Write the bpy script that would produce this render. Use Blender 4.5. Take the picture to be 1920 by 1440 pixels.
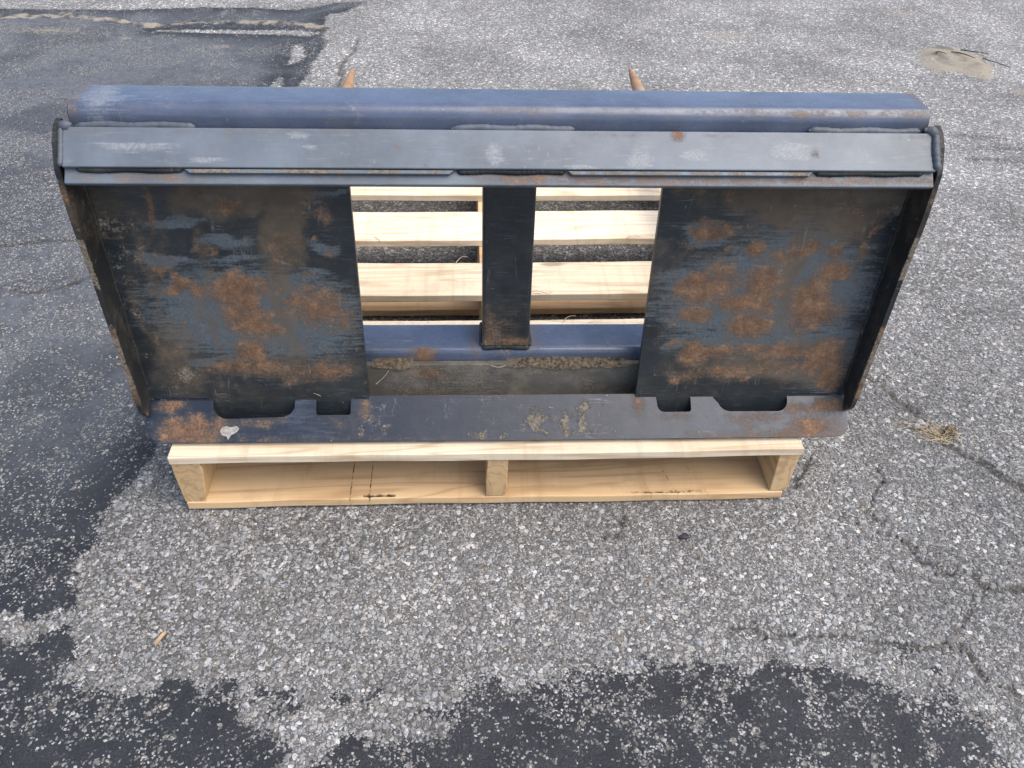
import bpy, bmesh, math, random
import numpy as np
from mathutils import Matrix, Vector

for o in list(bpy.data.objects):
    bpy.data.objects.remove(o)
scene = bpy.context.scene
col = scene.collection
random.seed(7)
RNG = np.random.default_rng(11)

# ------------------------------------------------------------------ camera
CAM_POS = (-0.0395, -0.9371, 1.0623)
YAW, PITCH, ROLL, FPX = 0.07104, 0.70360, 0.03392, 1558.2
cam = bpy.data.cameras.new('camera')
cam.sensor_width = 36.0
cam.lens = FPX / 1920 * 36.0
cam.clip_start = 0.02
cam.clip_end = 400
camo = bpy.data.objects.new('camera', cam)
col.objects.link(camo)
f_ = Vector((math.sin(YAW) * math.cos(PITCH), math.cos(YAW) * math.cos(PITCH), -math.sin(PITCH)))
r_ = Vector((math.cos(YAW), -math.sin(YAW), 0))
u_ = r_.cross(f_)
rr = math.cos(ROLL) * r_ + math.sin(ROLL) * u_
uu = -math.sin(ROLL) * r_ + math.cos(ROLL) * u_
camo.matrix_world = Matrix(((rr.x, uu.x, -f_.x, CAM_POS[0]), (rr.y, uu.y, -f_.y, CAM_POS[1]),
                            (rr.z, uu.z, -f_.z, CAM_POS[2]), (0, 0, 0, 1)))
scene.camera = camo

# ------------------------------------------------------------------ light
SUN_EL, SUN_AZ = math.radians(60), math.radians(114)     # azimuth clockwise from +Y (away from the camera)
world = bpy.data.worlds.new('World')
scene.world = world
world.use_nodes = True
nt = world.node_tree
nt.nodes.clear()
sky = nt.nodes.new('ShaderNodeTexSky')
sky.sky_type = 'NISHITA'
sky.sun_disc = False
sky.sun_elevation = SUN_EL
sky.sun_rotation = SUN_AZ
sky.air_density = 1.0
sky.dust_density = 3.0
sky.ozone_density = 1.0
bg = nt.nodes.new('ShaderNodeBackground')
bg.inputs['Strength'].default_value = 0.115
wo = nt.nodes.new('ShaderNodeOutputWorld')
nt.links.new(sky.outputs[0], bg.inputs[0])
nt.links.new(bg.outputs[0], wo.inputs[0])
sun = bpy.data.lights.new('sun', 'SUN')
sun.energy = 1.5
sun.angle = math.radians(65)
sun.color = (1.0, 0.93, 0.82)
suno = bpy.data.objects.new('sun', sun)
col.objects.link(suno)
sd = Vector((math.sin(SUN_AZ) * math.cos(SUN_EL), math.cos(SUN_AZ) * math.cos(SUN_EL), math.sin(SUN_EL)))
suno.rotation_euler = sd.to_track_quat('Z', 'Y').to_euler()

scene.render.engine = 'CYCLES'
scene.cycles.max_bounces = 5
scene.cycles.diffuse_bounces = 3
scene.cycles.glossy_bounces = 2
vs = scene.view_settings
vs.view_transform = 'Standard'
vs.look = 'None'
vs.exposure = 1.22
vs.gamma = 1.0
vs.use_curve_mapping = False
scene.render.resolution_x = 1024
scene.render.resolution_y = 768

# ------------------------------------------------------------------ traced shapes (metres)
COAT_LEFT=[(-2.502,2.664),(-1.767,2.673),(-1.521,2.69),(-1.218,2.746),(-.893,2.745),(-.713,2.709),(-.584,2.818),(-.442,2.854),(-.515,2.688),(-.592,2.643),(-.569,2.417),(-.57,2.36),(-.553,2.319),(-.563,2.202),(-.574,2.091),(-.570,1.976),(-.594,1.877),(-.622,1.759),(-.673,1.452),(-.642,1.0),(-.602,.535),(-.595,.175),(-.603,.111),(-.608,.095),(-.62,.052),(-.636,.039),(-.646,.011),(-.644,-.029),(-.63,-.059),(-.638,-.067),(-.649,-.103),(-.634,-.148),(-.627,-.175),(-.642,-.177),(-.658,-.174),(-.661,-.191),(-.672,-.196),(-.693,-.201),(-.726,-.192),(-.738,-.236),(-.663,-.239),(-.628,-.212),(-.617,-.231),(-.609,-.249),(-.591,-.26),(-.593,-.271),(-.608,-.274),(-.612,-.29),(-.589,-.307),(-.535,-.317),(-.483,-.325),(-.467,-.305),(-.45,-.301),(-.418,-.313),(-.402,-.32),(-.384,-.305),(-.365,-.307),(-.349,-.309),(-.353,-.331),(-.351,-.354),(-.336,-.377),(-.321,-.389),(-.293,-.393),(-.277,-.408),(-.286,-.435),(-.272,-.592),(-1.432,-.545),(-4.744,2.572)]
COAT_FRONT=[(-.218,-.595),(-.252,-.437),(-.221,-.414),(-.203,-.396),(-.189,-.393),(-.161,-.402),(-.143,-.406),(-.135,-.392),(-.105,-.397),(-.077,-.394),(-.063,-.376),(-.099,-.363),(-.063,-.355),(-.041,-.334),(-.023,-.319),(-.004,-.318),(.007,-.336),(.04,-.333),(.085,-.326),(.1,-.31),(.125,-.305),(.156,-.298),(.162,-.315),(.196,-.311),(.22,-.306),(.248,-.307),(.277,-.311),(.301,-.305),(.334,-.314),(.35,-.325),(.369,-.311),(.394,-.308),(.423,-.313),(.437,-.318),(.474,-.323),(.503,-.33),(.538,-.339),(.561,-.359),(.585,-.364),(.615,-.357),(.632,-.369),(.638,-.389),(.666,-.394),(.675,-.406),(.653,-.427),(.657,-.456),(.678,-.471),(.712,-.5),(.637,-.63)]
BLOB=[(-.321,-.333),(-.309,-.356),(-.299,-.333),(-.272,-.346),(-.221,-.345),(-.177,-.334),(-.099,-.367),(.218,-.305),(.285,-.308),(.249,-.306),(.62,-.328),(.584,-.301)]
PATCH1=[(-.671,2.28),(-.636,2.281),(-.611,2.161),(-.624,2.09),(-.663,2.067),(-.662,2.16)]
PATCH2=[(-.663,1.959),(-.628,1.82),(-.689,1.8),(-.679,1.885)]
SEAM=[(-2.276,2.618),(-1.843,2.554),(-1.594,2.597),(-1.332,2.546),(-1.216,2.498),(-1.125,2.541),(-.919,2.548),(-.685,2.517),(-.587,2.481)]
SEAMLIGHT=[(-1.206,2.459),(-.962,2.455),(-.674,2.439),(-.59,2.417),(-.633,2.365),(-.697,2.388),(-.994,2.416),(-1.222,2.446)]
CRACK1=[(.765,.349),(.79,.298),(.81,.241),(.83,.187),(.847,.121),(.882,.079),(.912,.039),(.955,-.025),(1.04,-.103)]
CRACK2=[(.684,-.115),(.69,-.142),(.718,-.159),(.748,-.168),(.765,-.196),(.799,-.197),(.864,-.189)]
CRACK3=[(.341,-.255),(.351,-.247),(.388,-.244),(.398,-.264),(.431,-.264),(.479,-.264)]
CRACK4=[(.221,-.024),(.208,-.052),(.187,-.074)]
CRACK5=[(.47,-.335),(.434,-.374),(.432,-.309)]
CRACK6=[(-.44,2.341),(-.441,2.222),(-.46,2.148),(-.473,2.056),(-.46,1.963),(-.466,1.856)]
CRACK7=[(-1.151,.853),(-1.083,.87),(-.973,.879)]
CRACK8=[(-1.054,.671),(-1.005,.649),(-.958,.661),(-.903,.704)]
CRACK9=[(.709,-.242),(.69,-.265),(.675,-.296),(.692,-.326),(.693,-.347),(.736,-.377)]
CRACK10=[(.692,.064),(.692,.038),(.663,.001),(.64,-.035)]
CRACK11=[(.592,-.284),(.629,-.29),(.659,-.286)]
CRACK12=[(.58,.093),(.53,.029)]
SAND=[(1.661,2.193),(1.755,2.302),(1.843,2.354),(1.907,2.307),(1.967,2.23),(1.978,2.115),(1.921,2.005),(1.841,1.977),(1.77,2.017),(1.659,2.036),(1.639,2.107)]
SAND2=[(1.875,1.9),(2.004,1.928),(2.066,1.83),(1.979,1.711),(1.856,1.778)]
TYRE=[(1.51,1.504),(1.717,1.466),(1.476,1.432),(1.679,1.396),(1.482,1.339),(1.639,1.321)]
RUST_L=[(-.498,.495,.006,.03,.9),(-.5,.512,.007,.015,.5),(-.376,.494,.015,.012,.9),(-.264,.482,.022,.005,.8),(-.273,.501,.017,.004,.5),(-.475,.378,.029,.009,.9),(-.443,.367,.015,.009,.7),(-.397,.365,.031,.031,1),(-.364,.378,.031,.014,.8),(-.385,.32,.035,.027,.9),(-.359,.311,.02,.02,.8),(-.305,.356,.02,.014,.7),(-.276,.343,.031,.025,.75),(-.246,.32,.02,.018,.6),(-.391,.259,.018,.021,.9),(-.435,.235,.041,.01,.7),(-.371,.229,.049,.014,.7),(-.28,.228,.033,.02,.75),(-.311,.433,.019,.025,.5),(-.484,.425,.022,.002,.6),(-.535,.462,.036,.002,.5),(-.559,.449,.022,.002,.6),(-.252,.49,.006,.003,.6)]
BARE_L=[(-.372,.329,.134,.071,1),(-.278,.32,.056,.071,.8),(-.481,.37,.046,.026,.8),(-.393,.391,.092,.021,.7),(-.475,.32,.047,.045,.5),(-.27,.4,.031,.01,.7),(-.247,.466,.022,.016,.4),(-.337,.458,.052,.047,.3)]
FILM_L=[(-.358,.513,.087,.03,1),(-.313,.474,.026,.058,1),(-.4,.52,.043,.019,.8),(-.546,.504,.028,.03,.5),(-.508,.481,.029,.031,.4),(-.328,.365,.015,.109,.7),(-.502,.264,.032,.056,.6),(-.498,.225,.037,.034,.6),(-.435,.235,.033,.02,.6),(-.321,.234,.091,.022,.7)]
RUST_R=[(.299,.463,.03,.011,1),(.289,.477,.023,.005,.7),(.362,.432,.012,.01,1),(.288,.37,.026,.023,1),(.323,.391,.024,.018,.7),(.384,.379,.026,.027,1),(.349,.346,.033,.018,.9),(.383,.308,.034,.017,.95),(.29,.321,.02,.014,1),(.325,.355,.02,.013,.7),(.469,.348,.028,.04,1),(.493,.4,.021,.018,1),(.443,.44,.017,.01,.9),(.481,.434,.016,.012,.9),(.408,.428,.018,.012,.75),(.489,.327,.029,.019,.9),(.459,.308,.017,.011,.7),(.393,.345,.021,.018,.7),(.291,.255,.017,.018,1),(.334,.254,.034,.014,.85),(.401,.259,.06,.012,.75),(.452,.264,.034,.014,.8),(.507,.248,.035,.026,.85),(.532,.217,.025,.023,.9),(.348,.219,.07,.009,.7),(.471,.496,.008,.016,.5),(.527,.434,.008,.019,.6),(.483,.508,.023,.016,.5),(.429,.228,.07,.01,.5)]
BARE_R=[(.399,.355,.149,.071,1),(.437,.408,.089,.059,.9),(.292,.459,.035,.02,.8),(.289,.327,.046,.055,.8),(.397,.279,.128,.039,.8),(.362,.459,.047,.025,.5),(.455,.468,.055,.033,.6),(.514,.258,.052,.068,.8),(.325,.492,.031,.006,.6)]
FILM_R=[(.444,.512,.131,.022,1),(.401,.496,.046,.02,.9),(.474,.484,.047,.036,.8),(.429,.408,.013,.092,.8),(.511,.492,.031,.04,.7),(.416,.229,.123,.022,.8),(.521,.228,.053,.041,.5)]


# ------------------------------------------------------------------ numpy helpers
def hash2(ix, iy, seed):
    h = (ix * 374761393 + iy * 668265263 + seed * 1442695041) & 0xFFFFFFFF
    h = ((h ^ (h >> 13)) * 1274126177) & 0xFFFFFFFF
    return ((h ^ (h >> 16)) & 0xFFFF) / 65535.0

def vnoise(x, y, scale, seed=0):
    x = np.asarray(x) * scale + 1000.0
    y = np.asarray(y) * scale + 1000.0
    ix = np.floor(x).astype(np.int64); iy = np.floor(y).astype(np.int64)
    fx = x - ix; fy = y - iy
    fx = fx * fx * (3 - 2 * fx); fy = fy * fy * (3 - 2 * fy)
    a = hash2(ix, iy, seed); b = hash2(ix + 1, iy, seed); c = hash2(ix, iy + 1, seed); d = hash2(ix + 1, iy + 1, seed)
    return (a * (1 - fx) + b * fx) * (1 - fy) + (c * (1 - fx) + d * fx) * fy

def fbm(x, y, scale, seed=0, oct=4):
    v = 0; a = 0.5; t = 0
    for k in range(oct):
        v = v + a * vnoise(x, y, scale * 2 ** k, seed + 17 * k); t += a; a *= 0.5
    return v / t

def seg_dist(x, y, pts, closed=False):
    d = np.full(np.shape(x), 1e9)
    n = len(pts)
    for i in range(n if closed else n - 1):
        ax, ay = pts[i]; bx_, by_ = pts[(i + 1) % n]
        dx, dy = bx_ - ax, by_ - ay
        L = dx * dx + dy * dy + 1e-12
        t = np.clip(((x - ax) * dx + (y - ay) * dy) / L, 0, 1)
        d = np.minimum(d, np.hypot(x - ax - t * dx, y - ay - t * dy))
    return d

def sdf(x, y, pts):
    ins = np.zeros(np.shape(x), bool)
    n = len(pts)
    for i in range(n):
        ax, ay = pts[i]; bx_, by_ = pts[(i + 1) % n]
        if ay == by_:
            continue
        c = ((ay > y) != (by_ > y)) & (x < (bx_ - ax) * (y - ay) / (by_ - ay) + ax)
        ins ^= c
    d = seg_dist(x, y, pts, True)
    return np.where(ins, d, -d)

def blob_field(x, z, blobs):
    f = np.zeros(np.shape(x))
    x, z = x + (fbm(x, z, 24, 201) - .5) * .040, z + (fbm(x, z, 24, 207) - .5) * .030
    for cx, cz, rx, rz, s in blobs:
        r2 = ((x - cx) / rx) ** 2 + ((z - cz) / rz) ** 2
        f = np.maximum(f, s * np.clip(1 - 0.36 * r2, 0, 1))
    return f

def smooth(a, b, v):
    t = np.clip((v - a) / (b - a), 0, 1)
    return t * t * (3 - 2 * t)

# ------------------------------------------------------------------ node helpers
class N:
    def __init__(s, name):
        s.m = bpy.data.materials.new(name); s.m.use_nodes = True
        s.t = s.m.node_tree; s.t.nodes.clear()
        s.out = s.t.nodes.new('ShaderNodeOutputMaterial')
        s.b = s.t.nodes.new('ShaderNodeBsdfPrincipled')
        s.t.links.new(s.b.outputs[0], s.out.inputs[0])
        s.tc = s.t.nodes.new('ShaderNodeTexCoord')
    def put(s, inp, v):
        if isinstance(v, bpy.types.NodeSocket): s.t.links.new(v, inp)
        elif v is not None: inp.default_value = v
    def math(s, op, a, b=None, c=None, clamp=False):
        n = s.t.nodes.new('ShaderNodeMath'); n.operation = op; n.use_clamp = clamp
        for i, v in enumerate((a, b, c)):
            s.put(n.inputs[i], v)
        return n.outputs[0]
    def mixc(s, f, a, b, mode='MIX'):
        n = s.t.nodes.new('ShaderNodeMix'); n.data_type = 'RGBA'; n.blend_type = mode
        s.put(n.inputs['Factor'], f); s.put(n.inputs[6], s.c(a)); s.put(n.inputs[7], s.c(b))
        return n.outputs[2]
    def c(s, v):
        if isinstance(v, (tuple, list)) and len(v) == 3: return (*v, 1)
        if isinstance(v, (int, float)): return (v, v, v, 1)
        return v
    def mixf(s, f, a, b):
        n = s.t.nodes.new('ShaderNodeMix'); n.data_type = 'FLOAT'
        s.put(n.inputs['Factor'], f); s.put(n.inputs[2], a); s.put(n.inputs[3], b)
        return n.outputs[0]
    def ss(s, v, lo, hi, a=0.0, b=1.0):
        n = s.t.nodes.new('ShaderNodeMapRange'); n.interpolation_type = 'SMOOTHSTEP'
        s.put(n.inputs['Value'], v)
        n.inputs['From Min'].default_value = lo; n.inputs['From Max'].default_value = hi
        n.inputs['To Min'].default_value = a; n.inputs['To Max'].default_value = b
        return n.outputs[0]
    def mapping(s, scale=(1, 1, 1), loc=(0, 0, 0), vec=None, rot=(0, 0, 0)):
        n = s.t.nodes.new('ShaderNodeMapping')
        s.put(n.inputs['Vector'], vec if vec is not None else s.tc.outputs['Object'])
        n.inputs['Scale'].default_value = scale
        s.put(n.inputs['Location'], loc)
        n.inputs['Rotation'].default_value = rot
        return n.outputs[0]
    def noise(s, scale, detail=4, rough=0.55, vec=None, dist=0.0, color=False):
        n = s.t.nodes.new('ShaderNodeTexNoise')
        s.put(n.inputs['Vector'], vec if vec is not None else s.tc.outputs['Object'])
        n.inputs['Scale'].default_value = scale; n.inputs['Detail'].default_value = detail
        n.inputs['Roughness'].default_value = rough; n.inputs['Distortion'].default_value = dist
        return n.outputs[1] if color else n.outputs[0]
    def vor(s, scale, vec=None, feature='F1', rand=1.0):
        n = s.t.nodes.new('ShaderNodeTexVoronoi'); n.feature = feature
        s.put(n.inputs['Vector'], vec if vec is not None else s.tc.outputs['Object'])
        n.inputs['Scale'].default_value = scale; n.inputs['Randomness'].default_value = rand
        return n
    def attr(s, name, out=2):
        n = s.t.nodes.new('ShaderNodeAttribute'); n.attribute_name = name
        return n.outputs[out]
    def ramp(s, v, stops):
        n = s.t.nodes.new('ShaderNodeValToRGB')
        s.put(n.inputs[0], v)
        cr = n.color_ramp
        while len(cr.elements) < len(stops): cr.elements.new(0.5)
        for e, (p, cc) in zip(cr.elements, stops):
            e.position = p; e.color = s.c(cc)
        return n.outputs[0]
    def bump(s, h, strength=0.5, dist=0.002, prev=None):
        n = s.t.nodes.new('ShaderNodeBump')
        s.put(n.inputs['Height'], h)
        n.inputs['Strength'].default_value = strength; n.inputs['Distance'].default_value = dist
        if prev is not None: s.t.links.new(prev, n.inputs['Normal'])
        return n.outputs[0]
    def sepx(s, vec):
        n = s.t.nodes.new('ShaderNodeSeparateXYZ'); s.put(n.inputs[0], vec); return n.outputs
    def comb(s, x, y, z):
        n = s.t.nodes.new('ShaderNodeCombineXYZ')
        for i, v in enumerate((x, y, z)): s.put(n.inputs[i], v)
        return n.outputs[0]
    def fin(s, color=None, rough=None, normal=None, spec=None, metallic=None, coat=None):
        for k, v in (('Base Color', s.c(color) if color is not None else None), ('Roughness', rough), ('Normal', normal),
                     ('Specular IOR Level', spec), ('Metallic', metallic), ('Coat Weight', coat)):
            if v is not None: s.put(s.b.inputs[k], v)
        return s.m

# ------------------------------------------------------------------ materials
def metal_paint(name, base, worn, rough=0.42, spec=0.5, speck=0.5, dust=0.15, dustcol=(0.20, 0.17, 0.12), halo_=0.5):
    """old paint over steel; rust, bare, film and mud come from fields on the mesh"""
    n = N(name)
    ob = n.tc.outputs['Object']
    big = n.noise(9, 5, 0.6)
    mid = n.noise(45, 6, 0.65)
    fine = n.noise(260, 5, 0.7)
    # fine horizontal drag marks
    drag = n.noise(30, 5, 0.7, n.mapping((1.0, 6.0, 9.0)))
    rust = n.attr('rust'); bare = n.attr('bare'); film = n.attr('film'); mud = n.attr('mud')
    jit = n.math('ADD', n.math('MULTIPLY', n.math('SUBTRACT', mid, 0.5), 1.25), n.math('MULTIPLY', n.math('SUBTRACT', fine, 0.5), 0.95))
    jd = n.math('ADD', n.math('MULTIPLY', n.math('SUBTRACT', drag, 0.5), 1.6), n.math('MULTIPLY', n.math('SUBTRACT', fine, 0.5), 0.5))
    rj = n.math('ADD', n.math('MULTIPLY', jit, 0.85), n.math('MULTIPLY', jd, 0.35))
    rmask = n.math('MULTIPLY', n.ss(n.math('ADD', rust, rj), 0.32, 0.82), n.ss(fine, 0.22, 0.55, 0.55, 1.0))
    rmask = n.math('MULTIPLY', rmask, n.ss(rust, 0.02, 0.2))
    bmask = n.ss(n.math('ADD', bare, n.math('MULTIPLY', jd, 0.85)), 0.38, 0.80)
    bmask = n.math('MULTIPLY', bmask, n.ss(bare, 0.02, 0.3))
    fmask = n.math('MULTIPLY', n.ss(n.math('ADD', film, n.math('MULTIPLY', jit, 0.8)), 0.18, 0.90), 0.85)
    mmask = n.ss(n.math('ADD', mud, n.math('MULTIPLY', jit, 1.1)), 0.40, 0.70)
    mmask = n.math('MULTIPLY', mmask, n.ss(mud, 0.02, 0.2))
    # random freckles
    fr = n.ss(n.noise(38, 7, 0.75, n.mapping((1, 1, 1), (3.1, 0, 0))), 0.70 - 0.04 * speck, 0.76 - 0.04 * speck)
    fr = n.math('MULTIPLY', fr, min(1, speck))
    basec = n.mixc(n.ss(big, 0.3, 0.7), base, tuple(min(1, v * 1.5 + 0.003) for v in base))
    basec = n.mixc(n.math('MULTIPLY', n.ss(drag, 0.52, 0.72), 0.35), basec, worn)
    wornc = n.mixc(n.ss(fine, 0.3, 0.7), tuple(v * 0.75 for v in worn), tuple(min(1, v * 1.2) for v in worn))
    rustc = n.ramp(n.math('ADD', n.math('MULTIPLY', mid, 0.6), n.math('MULTIPLY', fine, 0.4)),
                   [(0.30, (0.055, 0.035, 0.025)), (0.43, (0.118, 0.070, 0.044)), (0.55, (0.195, 0.113, 0.068)), (0.72, (0.32, 0.205, 0.132))])
    filmc = n.mixc(mid, (0.055, 0.045, 0.033), (0.165, 0.122, 0.084))
    mudc = n.ramp(fine, [(0.28, (0.055, 0.045, 0.034)), (0.5, (0.16, 0.135, 0.105)), (0.75, (0.30, 0.265, 0.215))])
    c = n.mixc(bmask, basec, wornc)
    halo = n.math('MULTIPLY', n.ss(n.math('ADD', rust, n.math('MULTIPLY', rj, 0.9)), 0.05, 0.50), halo_)
    fmask = n.math('MAXIMUM', fmask, n.math('MULTIPLY', halo, n.ss(rust, 0.01, 0.15)))
    c = n.mixc(fmask, c, filmc)
    c = n.mixc(rmask, c, rustc)
    c = n.mixc(fr, c, n.mixc(fine, (0.10, 0.045, 0.02), (0.24, 0.12, 0.06)))
    dm = n.math('MULTIPLY', n.ss(n.noise(16, 6, 0.7, n.mapping((1, 1, 1), (0, 7.7, 0))), 0.45, 0.8), dust)
    c = n.mixc(dm, c, dustcol)
    c = n.mixc(mmask, c, mudc)
    # thin bright scratches
    l1 = n.noise(1.0, 2, 0.5, n.mapping((55, 40, 3.5), rot=(0.0, 0.55, 0.2)))
    l2 = n.noise(1.0, 2, 0.5, n.mapping((4.0, 40, 70), (5, 2, 1), rot=(0.0, 0.35, 0.0)))
    sc = n.math('MAXIMUM', n.ss(n.math('ABSOLUTE', n.math('SUBTRACT', l1, 0.5)), 0.0, 0.010, 1, 0), n.ss(n.math('ABSOLUTE', n.math('SUBTRACT', l2, 0.5)), 0.0, 0.009, 1, 0))
    sc = n.math('MULTIPLY', sc, n.ss(n.noise(24, 3, 0.7), 0.54, 0.66))
    c = n.mixc(n.math('MULTIPLY', sc, 0.42), c, (0.24, 0.235, 0.22))
    # light chips
    ch = n.math('MULTIPLY', n.ss(n.vor(55).outputs[0], 0.03, 0.05, 1, 0), n.ss(n.noise(21, 1), 0.55, 0.6))
    c = n.mixc(n.math('MULTIPLY', ch, 0.7), c, (0.5, 0.48, 0.44))
    dull = n.math('MAXIMUM', n.math('MAXIMUM', rmask, mmask), n.math('MAXIMUM', n.math('MULTIPLY', fmask, 0.8), fr))
    ro = n.mixf(dull, n.math('ADD', n.math('MULTIPLY', mid, 0.22), n.math('ADD', n.math('MULTIPLY', fine, 0.10), rough - 0.16)), 0.88)
    ro = n.mixf(n.math('MULTIPLY', bmask, 0.5), ro, 0.55)
    h = n.math('ADD', n.math('MULTIPLY', rmask, n.math('ADD', 0.4, fine)), n.math('MULTIPLY', mmask, n.math('ADD', 0.8, n.math('MULTIPLY', fine, 1.5))))
    h = n.math('ADD', h, n.math('MULTIPLY', fine, 0.22))
    h = n.math('ADD', h, n.math('MULTIPLY', mid, 0.3))
    nb = n.bump(h, 0.35, 0.0012)
    nb = n.bump(big, 0.15, 0.006, nb)
    return n.fin(c, ro, nb, n.mixf(dull, spec, 0.15))

M = {}
M['plate'] = metal_paint('black_worn_paint', (0.0105, 0.0145, 0.0180), (0.080, 0.097, 0.112), 0.42, 0.55, 1.1, 0.14)
M['grey'] = metal_paint('grey_scuffed_paint', (0.088, 0.106, 0.128), (0.19, 0.206, 0.228), 0.40, 0.45, 0.40, 0.14, (0.24, 0.24, 0.24), 0.3)
M['blue'] = metal_paint('sky_tinted_gloss_paint', (0.052, 0.068, 0.108), (0.15, 0.168, 0.205), 0.28, 0.70, 0.35, 0.16)  # dark paint with the blue sky reflection painted into its colour
M['lip'] = metal_paint('sky_tinted_worn_paint', (0.0055, 0.0105, 0.0220), (0.030, 0.044, 0.070), 0.34, 0.55, 0.7, 0.06, (0.20, 0.17, 0.12), 0.28)  # bluish sky reflection put into the dark lip colour
M['dust_and_sheen'] = metal_paint('dusty_paint', (0.085, 0.079, 0.069), (0.19, 0.175, 0.15), 0.7, 0.25, 1.0, 0.95, (0.27, 0.235, 0.185))
M['side'] = metal_paint('black_dusty_paint', (0.010, 0.011, 0.012), (0.05, 0.055, 0.06), 0.6, 0.35, 1.0, 0.25)
M['weld'] = metal_paint('weld_paint', (0.058, 0.069, 0.086), (0.13, 0.14, 0.16), 0.55, 0.35, 1.2, 0.25)
M['spear'] = metal_paint('rusty_spear_steel', (0.30, 0.165, 0.085), (0.36, 0.27, 0.19), 0.6, 0.4, 1.0, 0.3)

def wood(name, pale, mid_, dark, axis='x', end=False, stain=False):
    n = N(name)
    oi = n.t.nodes.new('ShaderNodeObjectInfo')
    off = n.comb(n.math('MULTIPLY', oi.outputs['Random'], 13.0), n.math('MULTIPLY', oi.outputs['Random'], 7.0), n.math('MULTIPLY', oi.outputs['Random'], 23.0))
    sc = (0.9, 11, 11) if axis == 'x' else (11, 0.9, 11)
    sc2 = (3, 90, 90) if axis == 'x' else (90, 3, 90)
    scs = (60, 2.5, 2.5) if axis == 'x' else (2.5, 60, 2.5)
    v = n.mapping(sc, off)
    g0 = n.noise(1.0, 3, 0.5, v, 0.6)
    rings = n.math('FRACT', n.math('MULTIPLY', g0, 9.0))
    ring = n.ss(n.math('ABSOLUTE', n.math('SUBTRACT', rings, 0.5)), 0.30, 0.5)
    fib = n.noise(1.0, 5, 0.6, n.mapping(sc2, off))
    saw = n.noise(1.0, 2, 0.5, n.mapping(scs, off))
    blot = n.noise(5, 4, 0.6, n.mapping((1, 1, 1), off))
    c = n.mixc(n.ss(blot, 0.3, 0.7), pale, mid_)
    c = n.mixc(n.math('MULTIPLY', ring, 0.48), c, dark)
    c = n.mixc(n.math('MULTIPLY', n.ss(fib, 0.48, 0.72), 0.38), c, dark)
    c = n.mixc(n.math('MULTIPLY', n.ss(saw, 0.52, 0.75), 0.24), c, dark)
    c = n.mixc(1.0, c, n.mixc(n.math('FRACT', n.math('MULTIPLY', oi.outputs['Random'], 7.3)), (0.93, 0.90, 0.84), (1.05, 1.03, 1.0)), 'MULTIPLY')
    # knots
    kv = n.vor(1.0, n.mapping((4.2, 14, 14) if axis == 'x' else (14, 4.2, 14), off))
    kn = n.math('MULTIPLY', n.ss(kv.outputs[0], 0.06, 0.16, 1, 0), n.ss(n.sepx(kv.outputs[1])[0], 0.78, 0.8))
    c = n.mixc(n.math('MULTIPLY', kn, 0.7), c, tuple(x * 0.45 for x in dark))
    gr = n.math('MULTIPLY', n.ss(n.noise(13, 5, 0.7, n.mapping((1, 1, 1), off)), 0.50, 0.72), 0.28)
    c = n.mixc(gr, c, tuple(x * 0.8 for x in dark))
    # thin dark end checks
    chk = n.math('MULTIPLY', n.ss(n.noise(1.0, 3, 0.6, n.mapping((1.3, 34, 34) if axis == 'x' else (34, 1.3, 34), off)), 0.70, 0.73), 0.6)
    c = n.mixc(chk, c, tuple(x * 0.5 for x in dark))
    st = n.attr('stain')
    sm = n.ss(n.math('ADD', st, n.math('MULTIPLY', n.math('SUBTRACT', n.noise(120, 4, 0.7), 0.5), 0.9)), 0.45, 0.75)
    c = n.mixc(n.math('MULTIPLY', sm, n.ss(st, 0.02, 0.1)), c, (0.035, 0.028, 0.022))
    h = n.math('ADD', n.math('MULTIPLY', fib, 0.6), n.math('ADD', n.math('MULTIPLY', saw, 0.8), n.math('MULTIPLY', ring, -0.3)))
    return n.fin(c, 0.72, n.bump(h, 0.45, 0.0009), 0.3)

M['deck'] = wood('pale_deck_wood', (0.75, 0.66, 0.525), (0.69, 0.585, 0.44), (0.40, 0.285, 0.17))
M['under'] = wood('tan_board_wood', (0.64, 0.46, 0.27), (0.58, 0.40, 0.22), (0.36, 0.21, 0.10))  # own tan hue, with warm light bounced between boards mixed in
M['stringer'] = wood('tan_stringer_wood', (0.63, 0.46, 0.27), (0.56, 0.39, 0.22), (0.34, 0.20, 0.10), 'y')  # tan hue also carries painted warm bounce light

def simple(name, a, b, scale=60, rough=0.8, bump=0.4, bd=0.001):
    n = N(name)
    x = n.noise(scale, 5, 0.65)
    return n.fin(n.mixc(n.ss(x, 0.3, 0.7), a, b), rough, n.bump(x, bump, bd), 0.3)
M['straw'] = simple('dry_straw', (0.36, 0.29, 0.18), (0.50, 0.42, 0.29), 90)
M['chip'] = simple('brown_chip', (0.28, 0.19, 0.10), (0.42, 0.31, 0.19), 90)
M['pebble'] = simple('dark_pebble', (0.015, 0.016, 0.02), (0.035, 0.036, 0.042), 120, 0.6)
M['dropping'] = simple('pale_scab', (0.24, 0.225, 0.20), (0.40, 0.38, 0.345), 200, 0.8)
M['heap'] = simple('dried_mud', (0.035, 0.026, 0.017), (0.20, 0.155, 0.105), 160, 0.95, 1.0, 0.003)
M['sand'] = simple('damp_sand', (0.20, 0.165, 0.12), (0.36, 0.315, 0.245), 26, 0.95, 0.8, 0.004)
M['stick'] = simple('dark_stick', (0.03, 0.024, 0.018), (0.07, 0.055, 0.04), 90)

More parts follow.
